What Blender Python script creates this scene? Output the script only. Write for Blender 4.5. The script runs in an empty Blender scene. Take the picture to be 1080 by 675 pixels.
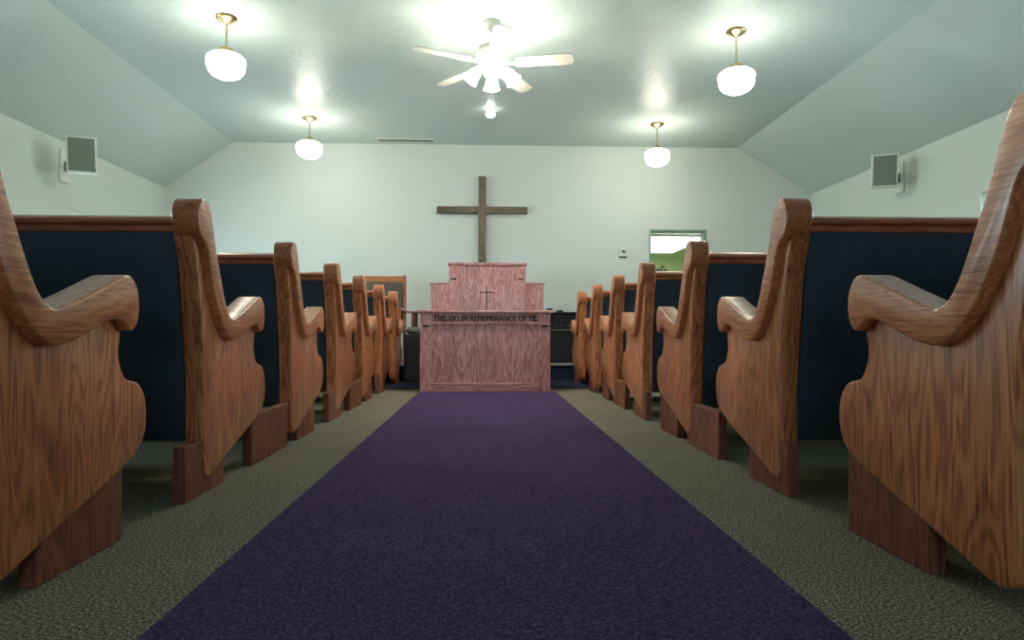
import bpy, bmesh, math, random
from mathutils import Vector, Matrix
PI = math.pi
R = math.radians
random.seed(7)
scene = bpy.context.scene
C = scene.collection

# ------------------------------------------------------------------ materials
def srgb(r, g, b):
    def f(c):
        c /= 255.0
        return c / 12.92 if c <= 0.04045 else ((c + 0.055) / 1.055) ** 2.4
    return (f(r), f(g), f(b), 1.0)

def new_mat(name):
    m = bpy.data.materials.new(name)
    m.use_nodes = True
    nt = m.node_tree
    return m, nt, nt.nodes['Principled BSDF']

def plain(name, col, rough=0.6, metal=0.0, spec=0.5):
    m, nt, b = new_mat(name)
    b.inputs['Base Color'].default_value = col
    b.inputs['Roughness'].default_value = rough
    b.inputs['Metallic'].default_value = metal
    b.inputs['Specular IOR Level'].default_value = spec
    n = nt.nodes.new('ShaderNodeTexNoise'); n.inputs['Scale'].default_value = 40
    bp = nt.nodes.new('ShaderNodeBump'); bp.inputs['Strength'].default_value = 0.04
    bp.inputs['Distance'].default_value = 0.01
    nt.links.new(n.outputs['Fac'], bp.inputs['Height'])
    nt.links.new(bp.outputs['Normal'], b.inputs['Normal'])
    return m

def glow(name, col, strength):
    m, nt, b = new_mat(name)
    b.inputs['Base Color'].default_value = (0.9, 0.9, 0.88, 1)
    b.inputs['Emission Color'].default_value = col
    b.inputs['Emission Strength'].default_value = strength
    return m

def ramp(nt, stops):
    r = nt.nodes.new('ShaderNodeValToRGB')
    el = r.color_ramp.elements
    while len(el) < len(stops):
        el.new(0.5)
    for e, (p, c) in zip(el, stops):
        e.position = p; e.color = c
    return r

def wood(name, dark, mid, light, axis='Z', rough=0.28, figure=1.0, contrast=1.0, fscale=12.0):
    """oak: fine pores along the grain plus a slow cathedral figure"""
    m, nt, b = new_mat(name)
    L = nt.links.new
    tc = nt.nodes.new('ShaderNodeTexCoord')
    oi = nt.nodes.new('ShaderNodeObjectInfo')
    off = nt.nodes.new('ShaderNodeVectorMath'); off.operation = 'MULTIPLY'
    comb = nt.nodes.new('ShaderNodeCombineXYZ')
    for i in range(3): L(oi.outputs['Random'], comb.inputs[i])
    L(comb.outputs[0], off.inputs[0]); off.inputs[1].default_value = (3.1, 5.7, 4.3)
    add = nt.nodes.new('ShaderNodeVectorMath'); add.operation = 'ADD'
    L(tc.outputs['Object'], add.inputs[0]); L(off.outputs[0], add.inputs[1])
    def mapped(scales):
        mp = nt.nodes.new('ShaderNodeMapping')
        long_, cross = scales
        s = {'X': (long_, cross, cross), 'Y': (cross, long_, cross), 'Z': (cross, cross, long_)}[axis]
        mp.inputs['Scale'].default_value = s
        L(add.outputs[0], mp.inputs['Vector'])
        return mp
    fine = nt.nodes.new('ShaderNodeTexNoise')
    fine.inputs['Scale'].default_value = 1; fine.inputs['Detail'].default_value = 4
    fine.inputs['Roughness'].default_value = 0.6
    L(mapped((7.0, 190.0)).outputs[0], fine.inputs['Vector'])
    wav = nt.nodes.new('ShaderNodeTexNoise')
    wav.inputs['Scale'].default_value = 1; wav.inputs['Detail'].default_value = 1.5
    wav.inputs['Distortion'].default_value = 0.6
    L(mapped((fscale*0.157, fscale)).outputs[0], wav.inputs['Vector'])
    mul = nt.nodes.new('ShaderNodeMath'); mul.operation = 'MULTIPLY'; mul.inputs[1].default_value = 58.0
    L(wav.outputs['Fac'], mul.inputs[0])
    sn = nt.nodes.new('ShaderNodeMath'); sn.operation = 'SINE'; L(mul.outputs[0], sn.inputs[0])
    ma = nt.nodes.new('ShaderNodeMath'); ma.operation = 'MULTIPLY_ADD'
    ma.inputs[1].default_value = 0.13 * figure; ma.inputs[2].default_value = 0.0
    L(sn.outputs[0], ma.inputs[0])
    ad = nt.nodes.new('ShaderNodeMath'); ad.operation = 'ADD'
    L(fine.outputs['Fac'], ad.inputs[0]); L(ma.outputs[0], ad.inputs[1])
    r = ramp(nt, [(0.5 - 0.2 / contrast, dark), (0.5, mid), (0.5 + 0.2 / contrast, light)])
    L(ad.outputs[0], r.inputs['Fac'])
    # slow board to board tone
    big = nt.nodes.new('ShaderNodeTexNoise'); big.inputs['Scale'].default_value = 1
    L(mapped((0.5, 6.0)).outputs[0], big.inputs['Vector'])
    rb = ramp(nt, [(0.3, (0.82, 0.82, 0.82, 1)), (0.7, (1.12, 1.12, 1.12, 1))])
    L(big.outputs['Fac'], rb.inputs['Fac'])
    mx = nt.nodes.new('ShaderNodeMix'); mx.data_type = 'RGBA'; mx.blend_type = 'MULTIPLY'
    mx.inputs['Factor'].default_value = 1.0
    L(r.outputs['Color'], mx.inputs[6]); L(rb.outputs['Color'], mx.inputs[7])
    L(mx.outputs[2], b.inputs['Base Color'])
    b.inputs['Roughness'].default_value = rough + 0.08
    b.inputs['Coat Weight'].default_value = 0.0 if rough > 0.5 else 0.6
    b.inputs['Coat Roughness'].default_value = 0.22
    bp = nt.nodes.new('ShaderNodeBump'); bp.inputs['Strength'].default_value = 0.12
    bp.inputs['Distance'].default_value = 0.004
    L(ad.outputs[0], bp.inputs['Height']); L(bp.outputs['Normal'], b.inputs['Normal'])
    return m

OAK = (srgb(134, 66, 36), srgb(206, 122, 74), srgb(228, 154, 102))
oak_z = wood('oak_vertical', *OAK, axis='Z', contrast=0.7)
oak_y = wood('oak_lengthwise', *OAK, axis='Y', figure=0.6, contrast=0.7)
oak_x = wood('oak_crosswise', *OAK, axis='X', figure=0.5, contrast=0.7)
oak_shaded = wood('oak_base_shaded', srgb(92, 46, 32), srgb(138, 78, 54), srgb(160, 100, 72), axis='Z', rough=0.6, contrast=0.6)  # darker copy of the oak: shade on the pew feet put into the colour
PINK = (srgb(166, 96, 92), srgb(208, 142, 136), srgb(228, 176, 172))
red_z = wood('rose_oak_vertical', *PINK, axis='Z', figure=1.3, contrast=0.75, rough=0.4, fscale=13.0)
red_x = wood('rose_oak_crosswise', *PINK, axis='X', figure=0.8, rough=0.4)

def fabric(name, c1, c2, scale=350):
    m, nt, b = new_mat(name)
    L = nt.links.new
    tc = nt.nodes.new('ShaderNodeTexCoord')
    n = nt.nodes.new('ShaderNodeTexNoise'); n.inputs['Scale'].default_value = scale
    n.inputs['Detail'].default_value = 3
    L(tc.outputs['Object'], n.inputs['Vector'])
    r = ramp(nt, [(0.35, c1), (0.65, c2)])
    L(n.outputs['Fac'], r.inputs['Fac']); L(r.outputs['Color'], b.inputs['Base Color'])
    b.inputs['Roughness'].default_value = 0.95
    b.inputs['Specular IOR Level'].default_value = 0.15
    bp = nt.nodes.new('ShaderNodeBump'); bp.inputs['Strength'].default_value = 0.3
    bp.inputs['Distance'].default_value = 0.003
    L(n.outputs['Fac'], bp.inputs['Height']); L(bp.outputs['Normal'], b.inputs['Normal'])
    return m

def carpet(name, cols, scale, patch):
    m, nt, b = new_mat(name)
    L = nt.links.new
    tc = nt.nodes.new('ShaderNodeTexCoord')
    n = nt.nodes.new('ShaderNodeTexNoise'); n.inputs['Scale'].default_value = scale
    n.inputs['Detail'].default_value = 4; n.inputs['Roughness'].default_value = 0.75
    L(tc.outputs['Object'], n.inputs['Vector'])
    r = ramp(nt, cols); L(n.outputs['Fac'], r.inputs['Fac'])
    p = nt.nodes.new('ShaderNodeTexNoise'); p.inputs['Scale'].default_value = 2.4
    p.inputs['Detail'].default_value = 3
    L(tc.outputs['Object'], p.inputs['Vector'])
    rp = ramp(nt, [(0.3, (1 - patch,) * 3 + (1,)), (0.7, (1 + patch,) * 3 + (1,))])
    L(p.outputs['Fac'], rp.inputs['Fac'])
    mx = nt.nodes.new('ShaderNodeMix'); mx.data_type = 'RGBA'; mx.blend_type = 'MULTIPLY'
    mx.inputs['Factor'].default_value = 1.0
    L(r.outputs['Color'], mx.inputs[6]); L(rp.outputs['Color'], mx.inputs[7])
    L(mx.outputs[2], b.inputs['Base Color'])
    b.inputs['Roughness'].default_value = 1.0
    b.inputs['Specular IOR Level'].default_value = 0.1
    bp = nt.nodes.new('ShaderNodeBump'); bp.inputs['Strength'].default_value = 0.6
    bp.inputs['Distance'].default_value = 0.006
    L(n.outputs['Fac'], bp.inputs['Height']); L(bp.outputs['Normal'], b.inputs['Normal'])
    return m

navy = fabric('navy_fabric', srgb(54, 66, 78), srgb(88, 102, 114))
chair_grey = fabric('grey_upholstery', srgb(96, 86, 78), srgb(122, 112, 102))
carpet_m = carpet('grey_green_carpet', [(0.36, srgb(40, 42, 38)), (0.5, srgb(116, 113, 98)), (0.62, srgb(210, 202, 176))], 170, 0.08)
runner_m = carpet('purple_runner', [(0.34, srgb(42, 34, 58)), (0.5, srgb(72, 58, 96)), (0.66, srgb(120, 102, 144))], 180, 0.08)
navy_carpet = carpet('navy_carpet', [(0.3, srgb(30, 34, 52)), (0.7, srgb(56, 60, 86))], 130, 0.06)
stage_carpet = carpet('stage_carpet', [(0.3, srgb(96, 98, 100)), (0.7, srgb(150, 150, 148))], 130, 0.06)

def paint(name, col, rough, bump, scale, spec=0.5):
    m, nt, b = new_mat(name)
    L = nt.links.new
    b.inputs['Base Color'].default_value = col
    b.inputs['Roughness'].default_value = rough
    b.inputs['Specular IOR Level'].default_value = spec
    tc = nt.nodes.new('ShaderNodeTexCoord')
    n = nt.nodes.new('ShaderNodeTexNoise'); n.inputs['Scale'].default_value = scale
    n.inputs['Detail'].default_value = 3; n.inputs['Distortion'].default_value = 0.8
    L(tc.outputs['Object'], n.inputs['Vector'])
    bp = nt.nodes.new('ShaderNodeBump'); bp.inputs['Strength'].default_value = bump
    bp.inputs['Distance'].default_value = 0.01
    L(n.outputs['Fac'], bp.inputs['Height']); L(bp.outputs['Normal'], b.inputs['Normal'])
    return m

wall_m = paint('wall_paint', srgb(226, 230, 225), 0.75, 0.1, 12)
side_m = paint('side_wall_paint', srgb(214, 223, 214), 0.75, 0.1, 12)
ceil_m = paint('ceiling_paint', srgb(200, 214, 211), 0.36, 0.6, 18, 0.5)
green_m = paint('green_room_paint', srgb(182, 200, 146), 0.8, 0.05, 12)
white_m = plain('white_plastic', srgb(226, 230, 222), 0.4)
grille_m = plain('speaker_grille', srgb(120, 128, 118), 0.8)
dgrey_m = plain('dark_bracket', srgb(88, 94, 84), 0.5)
brass_m = plain('antique_brass', srgb(190, 168, 118), 0.3, 1.0)
fan_m = plain('fan_white', srgb(232, 230, 218), 0.35)
black_m = plain('black_lacquer', srgb(24, 25, 28), 0.45)
black2_m = plain('black_cloth', srgb(34, 36, 38), 0.9)
letter_m = plain('burnt_letters', srgb(52, 26, 30), 0.7)
knob_m = plain('brown_knobs', srgb(120, 96, 74), 0.4)
leaf_m = plain('leaf_green', srgb(60, 90, 50), 0.6)
petal_m = plain('mauve_petals', srgb(120, 84, 104), 0.7)
pot_m = plain('pot_brown', srgb(110, 80, 60), 0.6)
globe_m = glow('lit_opal_glass', (1.0, 0.93, 0.76, 1), 19.0)
fanglobe_m = glow('lit_fan_glass', (1.0, 0.94, 0.77, 1), 95.0)
small_m = glow('lit_small_bulb', (1.0, 0.97, 0.9, 1), 7.0)
tube_m = glow('lit_fluorescent', (0.95, 1.0, 0.95, 1), 9.0)

def bronze():
    m, nt, b = new_mat('dark_bronze_wood')
    L = nt.links.new
    tc = nt.nodes.new('ShaderNodeTexCoord')
    n = nt.nodes.new('ShaderNodeTexNoise'); n.inputs['Scale'].default_value = 60; n.inputs['Detail'].default_value = 5
    L(tc.outputs['Object'], n.inputs['Vector'])
    r = ramp(nt, [(0.35, srgb(52, 44, 36)), (0.7, srgb(120, 104, 80))])
    L(n.outputs['Fac'], r.inputs['Fac']); L(r.outputs['Color'], b.inputs['Base Color'])
    b.inputs['Roughness'].default_value = 0.38
    b.inputs['Metallic'].default_value = 0.35
    bp = nt.nodes.new('ShaderNodeBump'); bp.inputs['Strength'].default_value = 0.5; bp.inputs['Distance'].default_value = 0.004
    L(n.outputs['Fac'], bp.inputs['Height']); L(bp.outputs['Normal'], b.inputs['Normal'])
    return m
bronze_m = bronze()

def pane_mat():
    m = bpy.data.materials.new('window_glass'); m.use_nodes = True
    nt = m.node_tree; nt.nodes.clear()
    o = nt.nodes.new('ShaderNodeOutputMaterial')
    t = nt.nodes.new('ShaderNodeBsdfTransparent'); t.inputs[0].default_value = (0.93, 0.96, 0.96, 1)
    g = nt.nodes.new('ShaderNodeBsdfGlossy'); g.inputs['Roughness'].default_value = 0.05
    mx = nt.nodes.new('ShaderNodeMixShader'); mx.inputs[0].default_value = 0.07
    nt.links.new(t.outputs[0], mx.inputs[1]); nt.links.new(g.outputs[0], mx.inputs[2])
    nt.links.new(mx.outputs[0], o.inputs[0])
    return m
glass_m = pane_mat()

# ------------------------------------------------------------------ mesh helpers
def obj(name, bm, m, parent=None, smooth=False, bevel=0.0, segs=2, angle=35):
    bmesh.ops.recalc_face_normals(bm, faces=bm.faces[:])
    if bevel:
        es = [e for e in bm.edges if len(e.link_faces) == 2 and e.calc_face_angle(0) > R(angle)]
        bmesh.ops.bevel(bm, geom=es, offset=bevel, segments=segs, profile=0.5, affect='EDGES', clamp_overlap=True)
    me = bpy.data.meshes.new(name)
    bm.to_mesh(me); bm.free()
    me.materials.append(m)
    if smooth:
        for p in me.polygons: p.use_smooth = True
        try: me.set_sharp_from_angle(angle=R(smooth if smooth is not True else 40))
        except Exception: pass
    o = bpy.data.objects.new(name, me)
    C.objects.link(o)
    if parent: o.parent = parent
    return o

def box(bm, x0, x1, y0, y1, z0, z1, mat=None):
    v = [bm.verts.new(p) for p in [(x0,y0,z0),(x1,y0,z0),(x1,y1,z0),(x0,y1,z0),(x0,y0,z1),(x1,y0,z1),(x1,y1,z1),(x0,y1,z1)]]
    for f in [(0,3,2,1),(4,5,6,7),(0,1,5,4),(1,2,6,5),(2,3,7,6),(3,0,4,7)]:
        bm.faces.new([v[i] for i in f])
    if mat is not None:
        for q in v: q.co = mat @ q.co
    return v

def boxes(*bs):
    bm = bmesh.new()
    for b in bs: box(bm, *b)
    return bm

def prism_x(bm, pts, x0, x1):
    """closed (y,z) outline extruded along x"""
    a = [bm.verts.new((x0, y, z)) for y, z in pts]
    b = [bm.verts.new((x1, y, z)) for y, z in pts]
    bm.faces.new(a); bm.faces.new(b[::-1])
    n = len(pts)
    for i in range(n):
        bm.faces.new([a[i], b[i], b[(i+1) % n], a[(i+1) % n]])
    return a + b

def lathe(bm, prof, n=32, loc=(0,0,0), mat=None):
    rings = []
    for r, z in prof:
        if r < 1e-5: ring = [bm.verts.new((0, 0, z))]
        else: ring = [bm.verts.new((r*math.cos(2*PI*i/n), r*math.sin(2*PI*i/n), z)) for i in range(n)]
        rings.append(ring)
    for a, b in zip(rings, rings[1:]):
        for i in range(n):
            j = (i+1) % n
            if len(a) == 1 and len(b) == 1: continue
            if len(a) == 1: bm.faces.new([a[0], b[i], b[j]])
            elif len(b) == 1: bm.faces.new([a[i], a[j], b[0]])
            else: bm.faces.new([a[i], a[j], b[j], b[i]])
    M = Matrix.Translation(loc) @ (mat if mat is not None else Matrix())
    for ring in rings:
        for v in ring: v.co = M @ v.co

def tube(bm, path, r, n=10, closed=False):
    rings = []
    P = [Vector(p) for p in path]; N = len(P)
    for i, p in enumerate(P):
        if closed: t = P[(i+1) % N] - P[i-1]
        else: t = P[min(i+1, N-1)] - P[max(i-1, 0)]
        t.normalize()
        u = t.cross(Vector((0.13, 0.21, 0.97)))
        if u.length < 0.05: u = t.cross(Vector((1, 0, 0)))
        u.normalize(); w = t.cross(u)
        rings.append([bm.verts.new(p + u*r*math.cos(2*PI*k/n) + w*r*math.sin(2*PI*k/n)) for k in range(n)])
    prs = list(zip(rings, rings[1:])) + ([(rings[-1], rings[0])] if closed else [])
    for a, b in prs:
        for k in range(n):
            bm.faces.new([a[k], a[(k+1) % n], b[(k+1) % n], b[k]])
    if not closed:
        bm.faces.new(rings[0]); bm.faces.new(rings[-1][::-1])

def empty(name, label, cat, loc=(0,0,0), rotz=0, group=None):
    o = bpy.data.objects.new(name, None); C.objects.link(o)
    o.location = loc; o.rotation_euler = (0, 0, rotz)
    o['label'] = label; o['category'] = cat
    if group: o['group'] = group
    return o

def struct(o):
    o['kind'] = 'structure'; return o

def copy_thing(root, loc, label, rotz=None):
    c = root.copy(); C.objects.link(c); c.location = loc; c['label'] = label
    if rotz is not None: c.rotation_euler = (0, 0, rotz)
    for ch in root.children:
        d = ch.copy(); C.objects.link(d); d.parent = c
        for g in ch.children:
            e = g.copy(); C.objects.link(e); e.parent = d
    return c

def catmull(pts, per=6, closed=False):
    """smooth through points; a point given with a third value is a sharp corner"""
    out = []
    n = len(pts)
    idx = range(n if closed else n - 1)
    for i in idx:
        p1 = pts[i]; p2 = pts[(i+1) % n]
        p0 = pts[i-1] if (closed or i > 0) else p1
        p3 = pts[(i+2) % n] if (closed or i+2 < n) else p2
        if len(p1) > 2: p0 = p1
        if len(p2) > 2: p3 = p2
        for k in range(per):
            t = k / per
            q = []
            for a in range(2):
                q.append(0.5 * ((2*p1[a]) + (-p0[a]+p2[a])*t + (2*p0[a]-5*p1[a]+4*p2[a]-p3[a])*t*t + (-p0[a]+3*p1[a]-3*p2[a]+p3[a])*t**3))
            if out and (Vector(q) - Vector(out[-1])).length < 0.003: continue
            out.append(tuple(q))
    if not closed: out.append(tuple(pts[-1][:2]))
    return out

# ------------------------------------------------------------------ room shell
XL, XR = -4.20, 4.44            # side walls
YB, YF = 8.71, -3.2             # altar wall, wall behind the camera
ZW, ZC = 2.44, 3.05             # wall plate and flat ceiling heights
CL, CR = -3.33, 3.42            # creases of the flat ceiling
T = 0.14

struct(obj('floor', boxes((XL-T, XR+T, YF-T, YB+T, -0.15, 0.0)), carpet_m))

def ceiling_slab(x0, z0, x1, z1):
    bm = bmesh.new()
    a = [(x0, YF-T, z0), (x1, YF-T, z1), (x1, YB+T, z1), (x0, YB+T, z0)]
    lo = [bm.verts.new(p) for p in a]
    hi = [bm.verts.new((p[0], p[1], p[2]+0.12)) for p in a]
    bm.faces.new(lo); bm.faces.new(hi[::-1])
    for i in range(4):
        bm.faces.new([lo[i], hi[i], hi[(i+1) % 4], lo[(i+1) % 4]])
    return bm
cb = ceiling_slab(CL, ZC, CR, ZC)
struct(obj('ceiling', cb, ceil_m))
struct(obj('ceiling_slope_left', ceiling_slab(XL-T, ZW-0.1, CL, ZC), ceil_m))
struct(obj('ceiling_slope_right', ceiling_slab(CR, ZC, XR+T, ZW-0.1), ceil_m))

def wall_with_holes(name, a0, a1, z0, z1, holes, axis, pos, thick, m):
    """rectangular wall; holes=(a_lo,a_hi,z_lo,z_hi); axis 'x': wall spans y at x=pos"""
    A = sorted({a0, a1, *[h[0] for h in holes], *[h[1] for h in holes]})
    Z = sorted({z0, z1, *[h[2] for h in holes], *[h[3] for h in holes]})
    bm = bmesh.new()
    for i in range(len(A)-1):
        for j in range(len(Z)-1):
            ca, cz = (A[i]+A[i+1])/2, (Z[j]+Z[j+1])/2
            if any(h[0] < ca < h[1] and h[2] < cz < h[3] for h in holes): continue
            if axis == 'x': box(bm, min(pos, pos+thick), max(pos, pos+thick), A[i], A[i+1], Z[j], Z[j+1])
            else: box(bm, A[i], A[i+1], min(pos, pos+thick), max(pos, pos+thick), Z[j], Z[j+1])
    bmesh.ops.remove_doubles(bm, verts=bm.verts[:], dist=1e-5)
    # drop the faces shared by neighbouring cells
    seen = {}
    for f in bm.faces[:]:
        k = tuple(sorted(v.index for v in f.verts))
    bm.verts.index_update()
    for f in bm.faces[:]:
        seen.setdefault(frozenset(v.index for v in f.verts), []).append(f)
    kill = [f for fs in seen.values() if len(fs) > 1 for f in fs]
    bmesh.ops.delete(bm, geom=kill, context='FACES_ONLY')
    return struct(obj(name, bm, m))

winL = [(2.6, 3.5), (4.4, 5.3), (6.78, 7.68)]
winR = [(2.9, 3.8), (4.77, 5.67)]
WZ0, WZ1 = 0.86, 1.79
wall_with_holes('wall_left', YF-T, YB+T, 0, ZW+0.1, [(a, b, WZ0, WZ1) for a, b in winL], 'x', XL, -T, side_m)
wall_with_holes('wall_right', YF-T, YB+T, 0, ZW+0.1, [(a, b, WZ0, WZ1) for a, b in winR], 'x', XR, T, side_m)
OX0, OX1, OZ0, OZ1 = 2.23, 2.96, 1.16, 1.905      # pass-through in the altar wall
wall_with_holes('wall_back', XL-T, XR+T, 0, ZC+0.12, [(OX0, OX1, OZ0, OZ1)], 'y', YB, T, wall_m)
wall_with_holes('wall_front', XL-T, XR+T, 0, ZC+0.12, [(-1.0, 1.0, 0.9, 2.1)], 'y', YF, -T, side_m)

def window(n, side, y0, y1):
    x = XL if side == 'left' else XR
    s = -1 if side == 'left' else 1
    e = bpy.data.objects.new('window_%d' % n, None); C.objects.link(e); e.location = (x, (y0+y1)/2, WZ0)
    e['kind'] = 'structure'
    w = (y1-y0)/2; h = WZ1-WZ0
    bm = bmesh.new()
    c = 0.05
    for a in [(-w, -w+c, 0, h), (w-c, w, 0, h), (-w+c, w-c, 0, c), (-w+c, w-c, h-c, h), (-w+c, w-c, h/2-0.02, h/2+0.02)]:
        box(bm, *sorted((s*0.03, s*0.11)), *a)
    fr = obj('window_frame', bm, white_m, e)
    pn = obj('window_pane', boxes((*sorted((s*0.066, s*0.07)), -w+c, w-c, c, h-c)), glass_m, e)
    obj('window_sill', boxes((*sorted((-s*0.04, s*0.12)), -w-0.03, w+0.03, -0.03, 0.0)), white_m, e, bevel=0.006)
    l = bpy.data.lights.new('daylight', 'AREA'); l.shape = 'RECTANGLE'; l.size = h; l.size_y = y1-y0
    l.energy = 62; l.color = (0.70, 0.93, 1.0)
    lo = bpy.data.objects.new('daylight', l); C.objects.link(lo)
    lo.location = (x + s*0.35, (y0+y1)/2, WZ0+h/2+0.05)
    lo.rotation_euler = (0, s*R(90), 0)
    return e
k = 1
for a, b in winL: window(k, 'left', a, b); k += 1
for a, b in winR: window(k, 'right', a, b); k += 1

# glazed entrance behind the camera
e = bpy.data.objects.new('window_6', None); C.objects.link(e); e['kind'] = 'structure'; e.location = (0, YF, 0.9)
obj('window_frame', boxes((-1.0, -0.94, -0.11, -0.03, 0, 1.2), (0.94, 1.0, -0.11, -0.03, 0, 1.2), (-0.94, 0.94, -0.11, -0.03, 0, 0.06), (-0.94, 0.94, -0.11, -0.03, 1.14, 1.2),
    (-0.035, 0.035, -0.11, -0.03, 0.06, 1.14)), white_m, e)
for a_, b_ in ((-0.94, -0.035), (0.035, 0.94)):
    obj('window_pane', boxes((a_, b_, -0.072, -0.068, 0.06, 1.14)), glass_m, e)
l = bpy.data.lights.new('daylight', 'AREA'); l.shape = 'RECTANGLE'; l.size = 2.0; l.size_y = 1.2; l.energy = 34; l.color = (0.66, 0.80, 1.0)
lo = bpy.data.objects.new('daylight', l); C.objects.link(lo); lo.location = (0, YF-0.35, 1.55); lo.rotation_euler = (R(90), 0, 0)

# baseboards
struct(obj('baseboard_back', boxes((XL, XR, YB-0.015, YB, 0.17, 0.27)), white_m))
struct(obj('baseboard_left', boxes((XL, XL+0.015, YF, 7.35, 0.0, 0.1)), white_m))
struct(obj('baseboard_right', boxes((XR-0.015, XR, YF, 7.35, 0.0, 0.1)), white_m))

# opening frame and the green room beyond
e = bpy.data.objects.new('window_7', None); C.objects.link(e); e['kind'] = 'structure'
e.location = (0, YB, 0)
w9 = 0.028
obj('window_frame', boxes((OX0-w9, OX1+w9, -0.012, 0.02, OZ1, OZ1+w9), (OX0-w9, OX0, -0.012, 0.02, OZ0, OZ1), (OX1, OX1+w9, -0.012, 0.02, OZ0, OZ1)),
    plain('grey_green_trim', srgb(150, 172, 156), 0.5), e)
obj('window_sill', boxes((OX0-0.05, OX1+0.05, -0.06, T, OZ0-0.03, OZ0+0.001)), white_m, e, bevel=0.006)
gy0, gy1 = YB+T, 16.0
struct(obj('wall_green_back', boxes((1.4, 6.4, gy1, gy1+0.1, 0, 2.6)), green_m))
struct(obj('wall_green_left', boxes((1.3, 1.4, gy0, gy1, 0, 2.6)), green_m))
struct(obj('wall_green_right', boxes((6.4, 6.5, gy0, gy1, 0, 2.6)), green_m))
struct(obj('ceiling_green_room', boxes((1.3, 6.5, gy0, gy1+0.1, 2.50, 2.6)), plain('green_room_ceiling', srgb(214, 232, 212), 0.8)))
struct(obj('floor_green_room', boxes((1.3, 6.5, gy0, gy1+0.1, -0.15, 0)), carpet_m))
fx = empty('fluorescent_light', 'bright white fluorescent ceiling light in the green room behind the wall opening', 'light', (3.82, 13.9, 2.50))
obj('housing', boxes((-0.62, 0.50, -1.05, 0.95, -0.05, 0.0)), white_m, fx, bevel=0.01)
obj('diffuser', boxes((-0.60, 0.48, -1.03, 0.93, -0.12, -0.05)), tube_m, fx, bevel=0.03, segs=3)

# runner, navy carpet band and stage
def tagged(o, label, cat, group=None):
    o['label'] = label; o['category'] = cat
    if group: o['group'] = group
    return o
bm = boxes((-0.59, 0.625, -2.6, 5.855, 0.0, 0.008))
tagged(obj('aisle_runner', bm, runner_m), 'long plain dark purple carpet runner down the centre aisle to the communion table', 'rug')
struct(obj('floor_navy_carpet', boxes((XL, XR, 6.27, 7.35, 0.0, 0.006)), navy_carpet))
st = struct(obj('stage_platform', boxes((XL, XR, 7.35, YB, 0.0, 0.166)), navy_carpet))
struct(obj('stage_floor', boxes((XL, XR, 7.33, YB, 0.166, 0.174)), stage_carpet))
SZ = 0.174

# ------------------------------------------------------------------ pews
# outlines in (y, z), y measured from the tip of the arm, + is towards the altar
# local x: 0 is the aisle face of the armrest, + is away from the aisle
arm_pts = [(-0.060, 0.673), (-0.028, 0.664), (-0.006, 0.632), (0.0, 0.590), (-0.010, 0.552), (-0.034, 0.533),
           (-0.056, 0.541), (-0.078, 0.556), (-0.110, 0.560), (-0.155, 0.549), (-0.248, 0.516), (-0.305, 0.502), (-0.343, 0.504),
           (-0.380, 0.520), (-0.424, 0.559), (-0.464, 0.611), (-0.500, 0.675), (-0.528, 0.745), (-0.545, 0.790), (-0.565, 0.815), (-0.596, 0.832),
           (-0.614, 0.858), (-0.622, 0.900), (-0.612, 0.936), (-0.585, 0.955), (-0.552, 0.949), (-0.528, 0.925), (-0.508, 0.880),
           (-0.478, 0.800), (-0.442, 0.722), (-0.404, 0.645), (-0.372, 0.600), (-0.345, 0.583), (-0.318, 0.581), (-0.230, 0.610), (-0.130, 0.648)]
panel_pts = [(-0.04, 0.60), (-0.034, 0.53), (-0.042, 0.480), (-0.030, 0.440), (-0.008, 0.413), (0.020, 0.404), (0.052, 0.396),
             (0.080, 0.370), (0.096, 0.330), (0.096, 0.280), (0.078, 0.236), (0.030, 0.202), (-0.080, 0.163),
             (-0.230, 0.116), (-0.400, 0.062), (-0.440, 0.050), (-0.472, 0.052), (-0.492, 0.078), (-0.500, 0.140),
             (-0.506, 0.390), (-0.524, 0.550), (-0.562, 0.740), (-0.600, 0.840), (-0.606, 0.900), (-0.58, 0.938), (-0.550, 0.93),
             (-0.520, 0.88), (-0.455, 0.72), (-0.40, 0.62), (-0.34, 0.565), (-0.25, 0.59), (-0.12, 0.632), (-0.07, 0.65)]
ARM = catmull(arm_pts, 5, True)
PAN = catmull(panel_pts, 5, True)
PEW_LEN = 2.95

def mesh_of(bm, s, bevel=0.0, segs=3, angle=35, smooth=40):
    """s=-1 mirrors the shape for the pews left of the aisle"""
    if s < 0:
        for v in bm.verts: v.co.x = -v.co.x
    bmesh.ops.recalc_face_normals(bm, faces=bm.faces[:])
    if bevel:
        es = [e for e in bm.edges if len(e.link_faces) == 2 and e.calc_face_angle(0) > R(angle)]
        bmesh.ops.bevel(bm, geom=es, offset=bevel, segments=segs, profile=0.5, affect='EDGES', clamp_overlap=True)
    me = bpy.data.meshes.new('pew_part'); bm.to_mesh(me); bm.free()
    for p in me.polygons: p.use_smooth = True
    me.set_sharp_from_angle(angle=R(smooth))
    return me

def lean(z):            # rear plane of the back, y at height z
    return -0.462 - (z - 0.17) * 0.145

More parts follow.
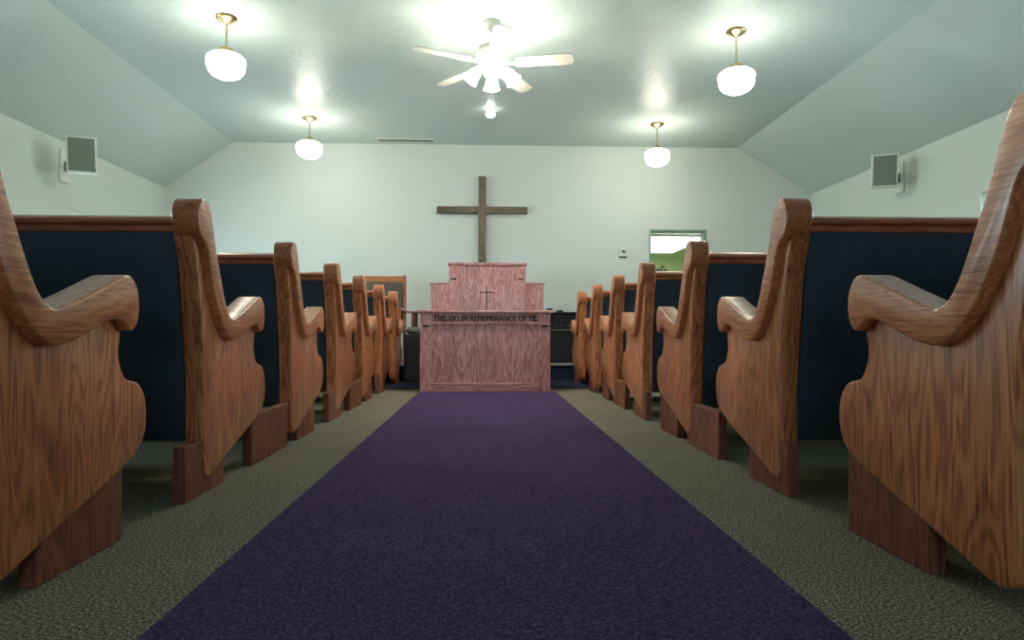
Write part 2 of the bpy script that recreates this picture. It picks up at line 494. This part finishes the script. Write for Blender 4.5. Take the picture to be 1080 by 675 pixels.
def pew_meshes(s):
    d = {}
    def ext(pts, x0, x1):
        bm = bmesh.new(); prism_x(bm, pts, x0, x1); return bm
    d['armrest'] = (mesh_of(ext(ARM, 0.0, 0.086), s, 0.0075, 3, 60), oak_y)
    d['end_panel'] = (mesh_of(ext(PAN, 0.028, 0.090), s, 0.009, 3, 60), oak_z)
    L_ = PEW_LEN
    d['armrest_far'] = (mesh_of(ext(ARM, L_-0.086, L_), s, 0.0075, 2, 60), oak_y)
    d['end_panel_far'] = (mesh_of(ext(PAN, L_-0.090, L_-0.028), s, 0.009, 2, 60), oak_z)
    x0, x1 = 0.088, L_-0.088
    # back core of oak, framed; upholstery on rear and front
    def slab(z0, z1, ya, yb):
        return [(lean(z0)+ya, z0), (lean(z1)+ya, z1), (lean(z1)+yb, z1), (lean(z0)+yb, z0)]
    d['backrest'] = (mesh_of(ext(slab(0.175, 0.876, 0.012, 0.036), x0, x1), s, 0.003, 1), oak_x)
    d['rear_upholstery'] = (mesh_of(ext(slab(0.172, 0.853, 0.0, 0.013), x0+0.010, x1-0.010), s, 0.005, 2), navy)
    d['back_cushion'] = (mesh_of(ext(slab(0.46, 0.86, 0.035, 0.075), x0+0.004, x1-0.004), s, 0.016, 3), navy)
    d['rear_molding'] = (mesh_of(ext(slab(0.852, 0.874, -0.006, 0.014), x0, x1), s, 0.003, 1), oak_x)
    yt = lean(0.9)
    d['top_rail'] = (mesh_of(ext([(yt-0.022, 0.874), (yt-0.027, 0.882), (yt-0.026, 0.889), (yt-0.020, 0.8935), (yt-0.006, 0.899), (yt+0.010, 0.904), (yt+0.026, 0.907), (yt+0.050, 0.906), (yt+0.062, 0.895), (yt+0.060, 0.874)], x0, x1), s, 0.004, 2), oak_x)
    d['seat'] = (mesh_of(ext([(-0.455, 0.345), (-0.455, 0.372), (-0.1, 0.386), (0.045, 0.392), (0.06, 0.38), (0.06, 0.32), (0.035, 0.32), (0.03, 0.36)], x0, x1), s, 0.004, 2, 50), oak_x)
    d['seat_cushion'] = (mesh_of(ext([(-0.44, 0.373), (-0.44, 0.43), (-0.1, 0.444), (0.03, 0.444), (0.055, 0.425), (0.055, 0.394), (-0.1, 0.387)], x0+0.004, x1-0.004), s, 0.014, 3, 30), navy)
    return d
MESHES = {1: pew_meshes(1), -1: pew_meshes(-1)}
for s in MESHES:
    for kx, (me, m) in MESHES[s].items():
        me.materials.append(m)

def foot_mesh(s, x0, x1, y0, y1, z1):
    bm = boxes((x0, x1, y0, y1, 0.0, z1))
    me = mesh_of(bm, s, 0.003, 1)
    me.materials.append(oak_shaded)
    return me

def pew(s, y, label, feet):
    """feet: list of (y0, y1, top) in world y"""
    x = 0.935 if s > 0 else -0.893
    e = empty('church_pew', label, 'pew', (x, y, 0), 0, 'oak church pews right of the aisle' if s > 0 else 'oak church pews left of the aisle')
    def add(name, key):
        me, m = MESHES[s][key]
        o = bpy.data.objects.new(name, me); C.objects.link(o); o.parent = e
        return o
    for nm, key in [('end_panel', 'end_panel'), ('end_panel', 'end_panel_far'), ('armrest', 'armrest'), ('armrest', 'armrest_far'),
                    ('backrest', 'backrest'), ('rear_upholstery', 'rear_upholstery'), ('back_cushion', 'back_cushion'),
                    ('rear_molding', 'rear_molding'), ('top_rail', 'top_rail'), ('seat', 'seat'), ('seat_cushion', 'seat_cushion')]:
        add(nm, key)
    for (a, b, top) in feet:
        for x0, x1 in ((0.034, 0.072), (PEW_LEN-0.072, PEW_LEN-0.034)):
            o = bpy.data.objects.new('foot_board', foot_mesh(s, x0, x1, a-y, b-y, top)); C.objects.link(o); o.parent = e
    return e

rowsR = [1.657, 2.612, 3.555, 4.491, 5.355, 6.250, 7.160]
rowsL = [1.730, 2.690, 3.670, 4.600, 5.460, 6.350, 7.230]
FEET = [[(1.40, 1.72, 0.26)], [(2.07, 2.37, 0.175)], [(2.65, 3.12, 0.20), (3.28, 3.60, 0.26)], [(3.93, 4.25, 0.175)],
        [(4.53, 4.95, 0.185), (5.12, 5.40, 0.26)], [(5.78, 6.10, 0.175)], [(6.80, 7.12, 0.22)]]
ordn = ['nearest to the camera', 'second from the camera', 'third from the camera', 'middle one of the seven rows', 'fifth from the camera', 'sixth from the camera', 'nearest to the altar']
extra = ['scroll cut by the frame edge', '', '', '', '', '', 'smallest in view']
for s, rows, side in ((1, rowsR, 'right'), (-1, rowsL, 'left')):
    for i, y in enumerate(rows):
        lab = 'oak pew with navy upholstered back %s of the aisle, %s' % (side, ordn[i])
        pew(s, y, lab, [(a + (0.045 if s > 0 and a == 2.65 else 0.0), b, t) for a, b, t in FEET[i]])

# ------------------------------------------------------------------ communion table
TY = 5.86
ct = empty('communion_table', 'rose oak communion table with carved lettering at the end of the purple runner', 'table', (0.0, TY, 0))
x0, x1 = -0.583, 0.583
obj('tabletop', boxes((x0-0.026, x1+0.026, -0.025, 0.60, 0.712, 0.735)), red_x, ct, bevel=0.006)
obj('front_panel', boxes((x0+0.07, x1-0.07, 0.014, 0.034, 0.02, 0.712)), red_z, ct)
bm = bmesh.new(); box(bm, x0, x0+0.022, 0.03, 0.58, 0, 0.712)
obj('side_panel', bm, red_z, ct)
bm = bmesh.new(); box(bm, x1-0.022, x1, 0.03, 0.58, 0, 0.712)
obj('side_panel', bm, red_z, ct)
for a, b in ((x0, x0+0.105), (x1-0.105, x1)):
    p = obj('corner_post', boxes((a, b, 0.0, 0.03, 0.0, 0.712)), red_z, ct, bevel=0.003)
    c = (a+b)/2
    obj('bracket_block', boxes((c-0.028, c+0.028, -0.012, 0.0, 0.588, 0.604)), letter_m, p, bevel=0.003)
obj('base_molding', boxes((x0+0.104, x1-0.104, -0.004, 0.02, 0.008, 0.085)), red_x, ct, bevel=0.006)
tr = obj('lettered_rail', boxes((x0+0.104, x1-0.104, -0.002, 0.02, 0.625, 0.700)), red_x, ct, bevel=0.003)
obj('rail_molding', boxes((x0+0.104, x1-0.104, -0.008, 0.016, 0.612, 0.624)), red_x, ct, bevel=0.002)
def letters(txt, w, h, parent, loc, m=letter_m, depth=0.003):
    cu = bpy.data.curves.new('lettering', 'FONT'); cu.body = txt; cu.align_x = 'CENTER'; cu.extrude = 0.5*depth
    o = bpy.data.objects.new('lettering_curve', cu); C.objects.link(o)
    dg = bpy.context.evaluated_depsgraph_get()
    me = bpy.data.meshes.new_from_object(o.evaluated_get(dg))
    bpy.data.objects.remove(o)
    xs = [v.co.x for v in me.vertices]; ys = [v.co.y for v in me.vertices]
    sx = w/(max(xs)-min(xs)); sy = h/(max(ys)-min(ys))
    cx = (max(xs)+min(xs))/2; y0_ = min(ys)
    for v in me.vertices:
        x, y, z = v.co
        v.co = ((x-cx)*sx, -z, (y-y0_)*sy)
    b2 = bmesh.new()                                  # struck three times side by side for bold strokes
    for k_, dx in enumerate((0.0, -0.0022, 0.0022)):
        n0 = len(b2.verts); b2.from_mesh(me); b2.verts.ensure_lookup_table()
        for v in b2.verts[n0:]: v.co.x += dx; v.co.y -= 0.0002*k_
    b2.to_mesh(me); b2.free()
    me.materials.clear(); me.materials.append(m)
    q = bpy.data.objects.new('lettering', me); C.objects.link(q); q.parent = parent; q.location = loc
    return q
letters('THIS DO IN REMEMBRANCE OF ME', 0.925, 0.052, tr, (0.0, -0.003, 0.638))

# ------------------------------------------------------------------ pulpit
PY = 7.55
pp = empty('pulpit', 'tall rose oak pulpit with lower side wings behind the communion table', 'pulpit', (0.022, PY, SZ))
H = 1.345-SZ
obj('front_panel', boxes((-0.345, 0.345, 0.015, 0.04, 0.0, H-0.02)), red_z, pp)
obj('side_panel', boxes((-0.43, -0.405, 0.03, 0.50, 0.0, H-0.02)), red_z, pp)
obj('side_panel', boxes((0.405, 0.43, 0.03, 0.50, 0.0, H-0.02)), red_z, pp)
for a, b in ((-0.44, -0.335), (0.335, 0.44)):
    p = obj('corner_post', boxes((a, b, 0.0, 0.04, 0.0, H-0.02)), red_z, pp, bevel=0.003)
    c = (a+b)/2
    obj('bracket_block', boxes((c-0.03, c+0.03, -0.014, 0.0, 0.975, 0.993)), letter_m, p, bevel=0.003)
obj('reading_top', boxes((-0.46, 0.46, -0.02, 0.52, H-0.028, H)), red_x, pp, bevel=0.006)
obj('carved_cross', boxes((-0.095, 0.085, 0.008, 0.016, 0.826, 0.836), (-0.013, -0.003, 0.0095, 0.016, 0.68, 0.90)), letter_m, pp)
for s in (-1, 1):
    xa, xb = sorted((s*0.43, s*0.655))
    wn = obj('side_wing', boxes((xa, xb, 0.06, 0.085, 0.0, 0.925)), red_z, pp)
    xa, xb = sorted((s*0.633, s*0.655))
    obj('wing_return', boxes((xa, xb, 0.085, 0.45, 0.0, 0.925)), red_z, wn)
    xa, xb = sorted((s*0.43, s*0.668))
    obj('wing_cap', boxes((xa, xb, 0.05, 0.46, 0.925, 0.945)), red_x, wn, bevel=0.004)

# ------------------------------------------------------------------ cross on the wall
cr = empty('wall_cross', 'large dark bronze toned wooden cross hung on the altar wall above the pulpit', 'cross', (-0.044, YB, 0.85))
obj('upright', boxes((-0.05, 0.05, -0.075, -0.02, 0.0, 1.765)), bronze_m, cr, bevel=0.006)
obj('crossbar', boxes((-0.60, 0.60, -0.070, -0.024, 1.268, 1.362)), bronze_m, cr, bevel=0.006)
obj('wall_mount', boxes((-0.03, 0.03, -0.025, 0.0, 1.25, 1.38)), dgrey_m, cr)

# ------------------------------------------------------------------ thermostat
th = empty('thermostat', 'small white thermostat on the altar wall left of the green opening', 'thermostat', (1.845, YB, 1.615))
obj('housing', boxes((-0.062, 0.062, -0.03, 0.0, -0.055, 0.055)), white_m, th, bevel=0.008)
obj('display', boxes((-0.02, 0.03, -0.033, -0.028, -0.005, 0.03)), dgrey_m, th)
obj('base_plate', boxes((-0.05, 0.05, -0.012, 0.0, -0.068, -0.052)), dgrey_m, th)

# ------------------------------------------------------------------ plant on the sill
pl = empty('potted_flowers', 'small potted plant with mauve flowers on the sill of the wall opening', 'plant', (2.40, YB+0.07, OZ0+0.001))
bm = bmesh.new(); lathe(bm, [(0, 0), (0.045, 0), (0.058, 0.09), (0.062, 0.10), (0.05, 0.10), (0, 0.09)], 20)
obj('pot', bm, pot_m, pl, smooth=True)
bm = bmesh.new(); bf = bmesh.new(); bs = bmesh.new()
for i in range(26):
    a = random.uniform(0, 2*PI); t = random.uniform(0.1, 1.0)
    r_ = 0.13*t; z = 0.12+0.17*random.random()*(1.1-0.5*t)
    p = Vector((r_*math.cos(a), 0.5*r_*math.sin(a), z))
    tube(bs, [(0, 0, 0.09), (p.x*0.5, p.y*0.5, 0.09+(z-0.09)*0.6), tuple(p)], 0.0018, 5)
    M = Matrix.Translation(p) @ Matrix.Rotation(a, 4, 'Z') @ Matrix.Rotation(random.uniform(-0.9, 0.9), 4, 'Y') @ Matrix.Diagonal((0.030, 0.016, 0.004, 1))
    if i % 3:
        bmesh.ops.create_icosphere(bm, subdivisions=2, radius=1, matrix=M)
    else:
        for q in range(5):
            M2 = Matrix.Translation(p) @ Matrix.Rotation(q*2*PI/5, 4, 'Y') @ Matrix.Translation((0.012, 0, 0)) @ Matrix.Diagonal((0.013, 0.005, 0.008, 1))
            bmesh.ops.create_icosphere(bf, subdivisions=1, radius=1, matrix=M2)
obj('leaves', bm, leaf_m, pl, smooth=True); obj('flowers', bf, petal_m, pl, smooth=True); obj('stems', bs, leaf_m, pl)

# ------------------------------------------------------------------ clergy chair, side table, black cabinets
ch = empty('pulpit_chair', 'high backed oak framed chair with grey upholstered back on stage behind the left pews', 'chair', (-1.255, 8.02, SZ))
for sx in (-1, 1):
    a, b = sorted((sx*0.248, sx*0.285))
    obj('back_post', boxes((a, b, 0.0, 0.05, 0.0, 1.065)), oak_z, ch, bevel=0.004)
    obj('leg', boxes((a, b, -0.50, -0.45, 0.0, 0.62)), oak_z, ch, bevel=0.004)
    obj('armrest', boxes((a-0.01, b+0.01, -0.52, 0.0, 0.62, 0.65)), oak_y, ch, bevel=0.008)
obj('top_rail', boxes((-0.248, 0.248, 0.002, 0.045, 0.985, 1.055)), oak_x, ch, bevel=0.004)
obj('back_cushion', boxes((-0.246, 0.246, -0.015, 0.035, 0.45, 0.985)), chair_grey, ch, bevel=0.012, segs=3)
obj('seat', boxes((-0.25, 0.25, -0.48, 0.01, 0.36, 0.40)), oak_x, ch, bevel=0.004)
obj('seat_cushion', boxes((-0.245, 0.245, -0.485, -0.01, 0.40, 0.47)), chair_grey, ch, bevel=0.02, segs=3)

sd = empty('side_table', 'small thin topped wooden table on stage just left of the pulpit', 'table', (-0.69, 8.26, SZ))
obj('tabletop', boxes((-0.33, 0.0, -0.15, 0.17, 0.614, 0.634)), red_x, sd, bevel=0.003)
for (ax, ay) in ((-0.22, -0.13), (-0.025, -0.13), (-0.22, 0.13), (-0.025, 0.13)):
    obj('leg', boxes((ax, ax+0.045-0.02*(ax > -0.1), ay-0.02, ay+0.02, 0.0, 0.614)), oak_shaded, sd, bevel=0.003)

cab = empty('black_speaker_cabinet', 'squat black loudspeaker cabinet on the floor left of the communion table', 'speaker', (-0.70, 7.02, 0.006))
obj('cabinet', boxes((-0.17, 0.22, 0.0, 0.29, 0.0, 0.515)), black_m, cab, bevel=0.008)
obj('grille', boxes((-0.155, 0.205, -0.012, 0.0, 0.03, 0.45)), black2_m, cab, bevel=0.004)
cu = empty('seat_cushion_stack', 'dark grey rounded cushion lying on top of the black cabinet beside the table', 'cushion', (-0.775, 7.15, 0.521))
bm = bmesh.new(); bmesh.ops.create_uvsphere(bm, u_segments=24, v_segments=12, radius=1, matrix=Matrix.Translation((0, 0, 0.035)) @ Matrix.Diagonal((0.085, 0.09, 0.045, 1)))
for v in bm.verts: v.co.z = max(v.co.z, 0.0)
C_o = obj('cushion', bm, dgrey_m, cu, smooth=True)
cu.name = 'round_cushion'

kb = empty('organ_console', 'low black organ console on stage right of the table, knobs along its front', 'organ', (1.02, 7.95, SZ))
obj('cabinet', boxes((-0.28, 0.75, 0.0, 0.50, 0.0, 0.40)), black_m, kb, bevel=0.006)
obj('upper_case', boxes((-0.28, 0.75, 0.16, 0.50, 0.40, 0.60)), black2_m, kb, bevel=0.006)
obj('lid', boxes((-0.30, 0.77, 0.14, 0.52, 0.60, 0.622)), black_m, kb, bevel=0.004)
ky = obj('key_shelf', boxes((-0.26, 0.72, -0.04, 0.16, 0.385, 0.405)), dgrey_m, kb, bevel=0.003)
bmk = bmesh.new()
for i in range(12):
    lathe(bmk, [(0, 0), (0.008, 0), (0.011, 0.012), (0, 0.016)], 10, (-0.24+i*0.08+0.015*(i % 2), 0.158, 0.455), Matrix.Rotation(R(90), 4, 'X'))
obj('stop_knobs', bmk, knob_m, kb)
for i, (xx, ww, hh) in enumerate([(-0.21, 0.06, 0.05), (-0.08, 0.08, 0.028)]):
    bx_ = empty('small_black_box', ['taller small black box on top of the organ console, nearest the table', 'flatter small black box on top of the organ console, farther from the table'][i], 'box',
                (1.02+xx, 8.25, SZ+0.622), 0, 'small boxes on the organ console')
    obj('case', boxes((-ww/2, ww/2, -0.05, 0.05, 0, hh)), black_m, bx_, bevel=0.006)
    obj('front_plate', boxes((-ww/2+0.008, ww/2-0.008, -0.053, -0.049, 0.006, hh-0.006)), dgrey_m, bx_)

# ------------------------------------------------------------------ wall loudspeakers
def wall_speaker(x, y, z, s, label, rz):
    e = empty('wall_speaker', label, 'speaker', (x, y, z), rz, 'white loudspeakers on the side walls')
    w, h = 0.122, 0.166
    tilt = Matrix.Rotation(R(6), 4, 'X') @ Matrix.Rotation(s*R(2), 4, 'Y')
    bm = bmesh.new(); box(bm, -w, w, 0.0, 0.14, -h, h, tilt)
    obj('cabinet', bm, white_m, e, bevel=0.008)
    bm = bmesh.new(); box(bm, -w+0.018, w-0.018, -0.006, 0.002, -h+0.016, h-0.016, tilt)
    obj('grille', bm, grille_m, e)
    bm = bmesh.new(); box(bm, 0.098, 0.110, -0.010, -0.004, -h+0.022, -h+0.034, tilt)
    obj('badge', bm, black_m, e)
    return e
def wall_plate(e, s, xw, y, z):
    """plate flat on the side wall and an arm from it to the back of the cabinet"""
    inv = Matrix.LocRotScale(e.location, e.rotation_euler, None).inverted()
    bm = bmesh.new(); box(bm, min(xw, xw-s*0.02), max(xw, xw-s*0.02), y-0.075, y+0.075, z-0.16, z+0.16, inv)
    p = obj('wall_plate', bm, white_m, e, bevel=0.004)
    bm = bmesh.new(); box(bm, min(xw-s*0.02, xw-s*0.06), max(xw-s*0.02, xw-s*0.06), y-0.025, y+0.025, z-0.05, z+0.05, inv)
    obj('swivel', bm, dgrey_m, p, bevel=0.004)
    bm = bmesh.new()
    tube(bm, [inv @ Vector((xw-s*0.05, y, z)), Vector((s*0.02, 0.20, 0.0)), Vector((0, 0.13, 0.0))], 0.012, 10)
    obj('bracket', bm, dgrey_m, e)
a = wall_speaker(-3.75, 6.20, 2.19, -1, 'white wall loudspeaker with grey grille high on the left wall', R(30))
wall_plate(a, -1, XL, 6.66, 2.19)
a = wall_speaker(4.08, 6.50, 2.195, 1, 'white wall loudspeaker with grey grille high on the right wall', R(-30))
wall_plate(a, 1, XR, 6.80, 2.19)

# ------------------------------------------------------------------ pendant lights
def pendant(x, y, zc, label):
    """zc: height of the globe's middle"""
    e = empty('pendant_light', label, 'lamp', (x, y, ZC), 0, 'schoolhouse globe pendants on brass chains')
    d = ZC - zc
    bm = bmesh.new()
    lathe(bm, [(0, 0), (0.078, 0), (0.082, -0.008), (0.076, -0.018), (0.06, -0.026), (0.032, -0.042), (0.012, -0.052), (0, -0.054)], 32)
    obj('canopy', bm, brass_m, e, smooth=50)
    bm = bmesh.new()
    z = -0.05; i = 0
    end = -(d-0.14)
    while z > end:
        pts = []
        for k in range(12):
            t = 2*PI*k/12
            a, b = 0.008*math.cos(t), 0.017*math.sin(t)
            pts.append((a, 0, z-0.012+b) if i % 2 else (0, a, z-0.012+b))
        tube(bm, pts, 0.0024, 6, True)
        z -= 0.025; i += 1
    tube(bm, [(0.004, 0.004, -0.05), (0.006, -0.004, (end-0.05)/2), (0.004, 0.004, end)], 0.002, 6)
    obj('chain', bm, brass_m, e)
    bm = bmesh.new()
    lathe(bm, [(0, 0.035), (0.012, 0.035), (0.02, 0.02), (0.05, 0.012), (0.056, -0.02), (0.05, -0.024), (0, -0.024)], 28, (0, 0, -(d-0.117)))
    obj('fitter', bm, brass_m, e, smooth=50)
    bm = bmesh.new()
    lathe(bm, [(0.048, 0.118), (0.055, 0.112), (0.085, 0.105), (0.13, 0.086), (0.160, 0.060), (0.165, 0.040), (0.160, -0.015), (0.150, -0.050),
               (0.125, -0.085), (0.085, -0.108), (0.04, -0.117), (0, -0.118)], 40, (0, 0, -d), Matrix.Diagonal((0.9, 0.9, 0.88, 1)))
    obj('globe', bm, globe_m, e, smooth=60)
    return e
P1 = pendant(-2.068, 5.26, 2.665, 'lit globe pendant, the larger one left of the ceiling fan')
pendant(2.085, 5.32, 2.63, 'lit globe pendant, the larger one right of the ceiling fan')
pendant(-2.055, 7.68, 2.675, 'lit globe pendant near the altar wall, left of the cross')
pendant(2.06, 7.74, 2.645, 'lit globe pendant near the altar wall, right of the cross')

# ------------------------------------------------------------------ ceiling fan
fn = empty('ceiling_fan', 'white five blade ceiling fan with lit glass shades above the aisle', 'fan', (0.05, 5.25, ZC))
bm = bmesh.new(); lathe(bm, [(0, 0), (0.068, 0), (0.072, -0.012), (0.06, -0.045), (0.03, -0.068), (0.014, -0.075), (0, -0.075)], 32)
obj('canopy', bm, fan_m, fn, smooth=45)
bm = bmesh.new(); lathe(bm, [(0, -0.07), (0.012, -0.07), (0.012, -0.20), (0, -0.20)], 16)
obj('downrod', bm, fan_m, fn, smooth=45)
bm = bmesh.new(); lathe(bm, [(0, -0.175), (0.03, -0.175), (0.055, -0.19), (0.11, -0.215), (0.125, -0.245), (0.125, -0.30), (0.10, -0.335), (0.05, -0.345), (0, -0.345)], 36)
obj('motor_housing', bm, fan_m, fn, smooth=45)
def blade_mesh():
    bm = bmesh.new()
    pts = [(0.20, -0.052), (0.30, -0.060), (0.50, -0.070), (0.62, -0.072), (0.655, -0.055), (0.665, 0.0), (0.655, 0.055), (0.62, 0.072), (0.50, 0.070), (0.30, 0.060), (0.20, 0.052)]
    a = [bm.verts.new((x, y, 0.0)) for x, y in pts]; b = [bm.verts.new((x, y, 0.007)) for x, y in pts]
    bm.faces.new(a); bm.faces.new(b[::-1])
    for i in range(len(pts)): bm.faces.new([a[i], b[i], b[(i+1) % len(pts)], a[(i+1) % len(pts)]])
    M = Matrix.Rotation(R(-12), 4, 'X')
    for v in bm.verts: v.co = M @ v.co
    return bm
def iron_mesh():
    bm = bmesh.new()
    box(bm, 0.09, 0.27, -0.014, 0.014, -0.008, -0.001, Matrix.Rotation(R(-12), 4, 'X'))
    box(bm, 0.20, 0.275, -0.035, 0.035, -0.008, -0.001, Matrix.Rotation(R(-12), 4, 'X'))
    return bm
for i in range(5):
    ang = R(-18 + 7 + 72*i)
    b = obj('blade', blade_mesh(), fan_m, fn, bevel=0.002, segs=1)
    b.location = (0, 0, -0.345); b.rotation_euler = (0, 0, ang)
    obj('blade_iron', iron_mesh(), fan_m, b)
bm = bmesh.new(); lathe(bm, [(0, -0.34), (0.06, -0.34), (0.075, -0.36), (0.07, -0.40), (0.03, -0.425), (0.012, -0.44), (0, -0.445)], 32)
lk = obj('light_kit', bm, fan_m, fn, smooth=45)
for i in range(4):
    a = R(45*2*i - 90)
    M = Matrix.Rotation(a, 4, 'Z') @ Matrix.Translation((0.105, 0, -0.385)) @ Matrix.Rotation(R(-38), 4, 'Y')
    bm = bmesh.new(); lathe(bm, [(0.022, 0.0), (0.034, -0.015), (0.045, -0.045), (0.050, -0.08), (0.060, -0.108), (0.068, -0.122), (0.060, -0.118), (0.04, -0.10), (0, -0.09)], 28, mat=M)
    g = obj('glass_shade', bm, fanglobe_m, fn, smooth=60)
    bm = bmesh.new(); lathe(bm, [(0, 0.03), (0.018, 0.03), (0.026, 0.012), (0.028, -0.006), (0, -0.006)], 20, mat=M)
    obj('socket', bm, fan_m, g, smooth=45)
bm = bmesh.new(); tube(bm, [(0.02, -0.02, -0.43), (0.022, -0.022, -0.60)], 0.0015, 6)
obj('pull_chain', bm, brass_m, fn)

sl = empty('ceiling_bulb', 'small bare round ceiling bulb between the fan and the cross', 'light', (0.055, 7.3, ZC))
bm = bmesh.new(); lathe(bm, [(0, 0), (0.055, 0), (0.055, -0.012), (0.03, -0.022), (0, -0.022)], 24)
obj('base', bm, fan_m, sl, smooth=45)
bm = bmesh.new(); lathe(bm, [(0.018, -0.02), (0.03, -0.032), (0.052, -0.052), (0.054, -0.07), (0.035, -0.09), (0, -0.098)], 24)
obj('bulb', bm, small_m, sl, smooth=60)

# ------------------------------------------------------------------ ceiling vent
vt = empty('ceiling_vent', 'long pale slatted air vent in the ceiling near the altar wall', 'vent', (-1.04, 8.53, ZC))
hw, hd = 0.37, 0.085
obj('frame', boxes((-hw, hw, -hd, -hd+0.015, -0.012, 0), (-hw, hw, hd-0.015, hd, -0.012, 0), (-hw, -hw+0.015, -hd+0.015, hd-0.015, -0.012, 0), (hw-0.015, hw, -hd+0.015, hd-0.015, -0.012, 0)), white_m, vt)
obj('duct', boxes((-hw+0.015, hw-0.015, -hd+0.015, hd-0.015, -0.003, -0.0005)), dgrey_m, vt)
bm = bmesh.new()
for i in range(26):
    xx = -hw+0.03+i*(2*hw-0.06)/25
    box(bm, -0.002, 0.002, -hd+0.015, hd-0.015, -0.012, 0.0, Matrix.Translation((xx, 0, 0)) @ Matrix.Rotation(R(25), 4, 'Y'))
obj('slats', bm, white_m, vt)

# ------------------------------------------------------------------ world, camera, view
w = bpy.data.worlds.new('World'); scene.world = w; w.use_nodes = True
bg = w.node_tree.nodes['Background']
bg.inputs[0].default_value = (0.62, 0.80, 0.95, 1); bg.inputs[1].default_value = 1.2

cam = bpy.data.cameras.new('Camera'); cam.sensor_width = 36.0; cam.lens = 23.0
cam.clip_start = 0.02
co = bpy.data.objects.new('Camera', cam); C.objects.link(co)
co.location = (0, 0, 0.526)
yaw = math.atan2(28, 690); pitch = math.atan2(14.5, 690.6)
co.rotation_euler = (PI/2 + pitch, 0, -yaw)
scene.camera = co
vs = scene.view_settings
vs.view_transform = 'Standard'; vs.look = 'None'; vs.gamma = 1.0; vs.use_curve_mapping = False
vs.exposure = 0.22
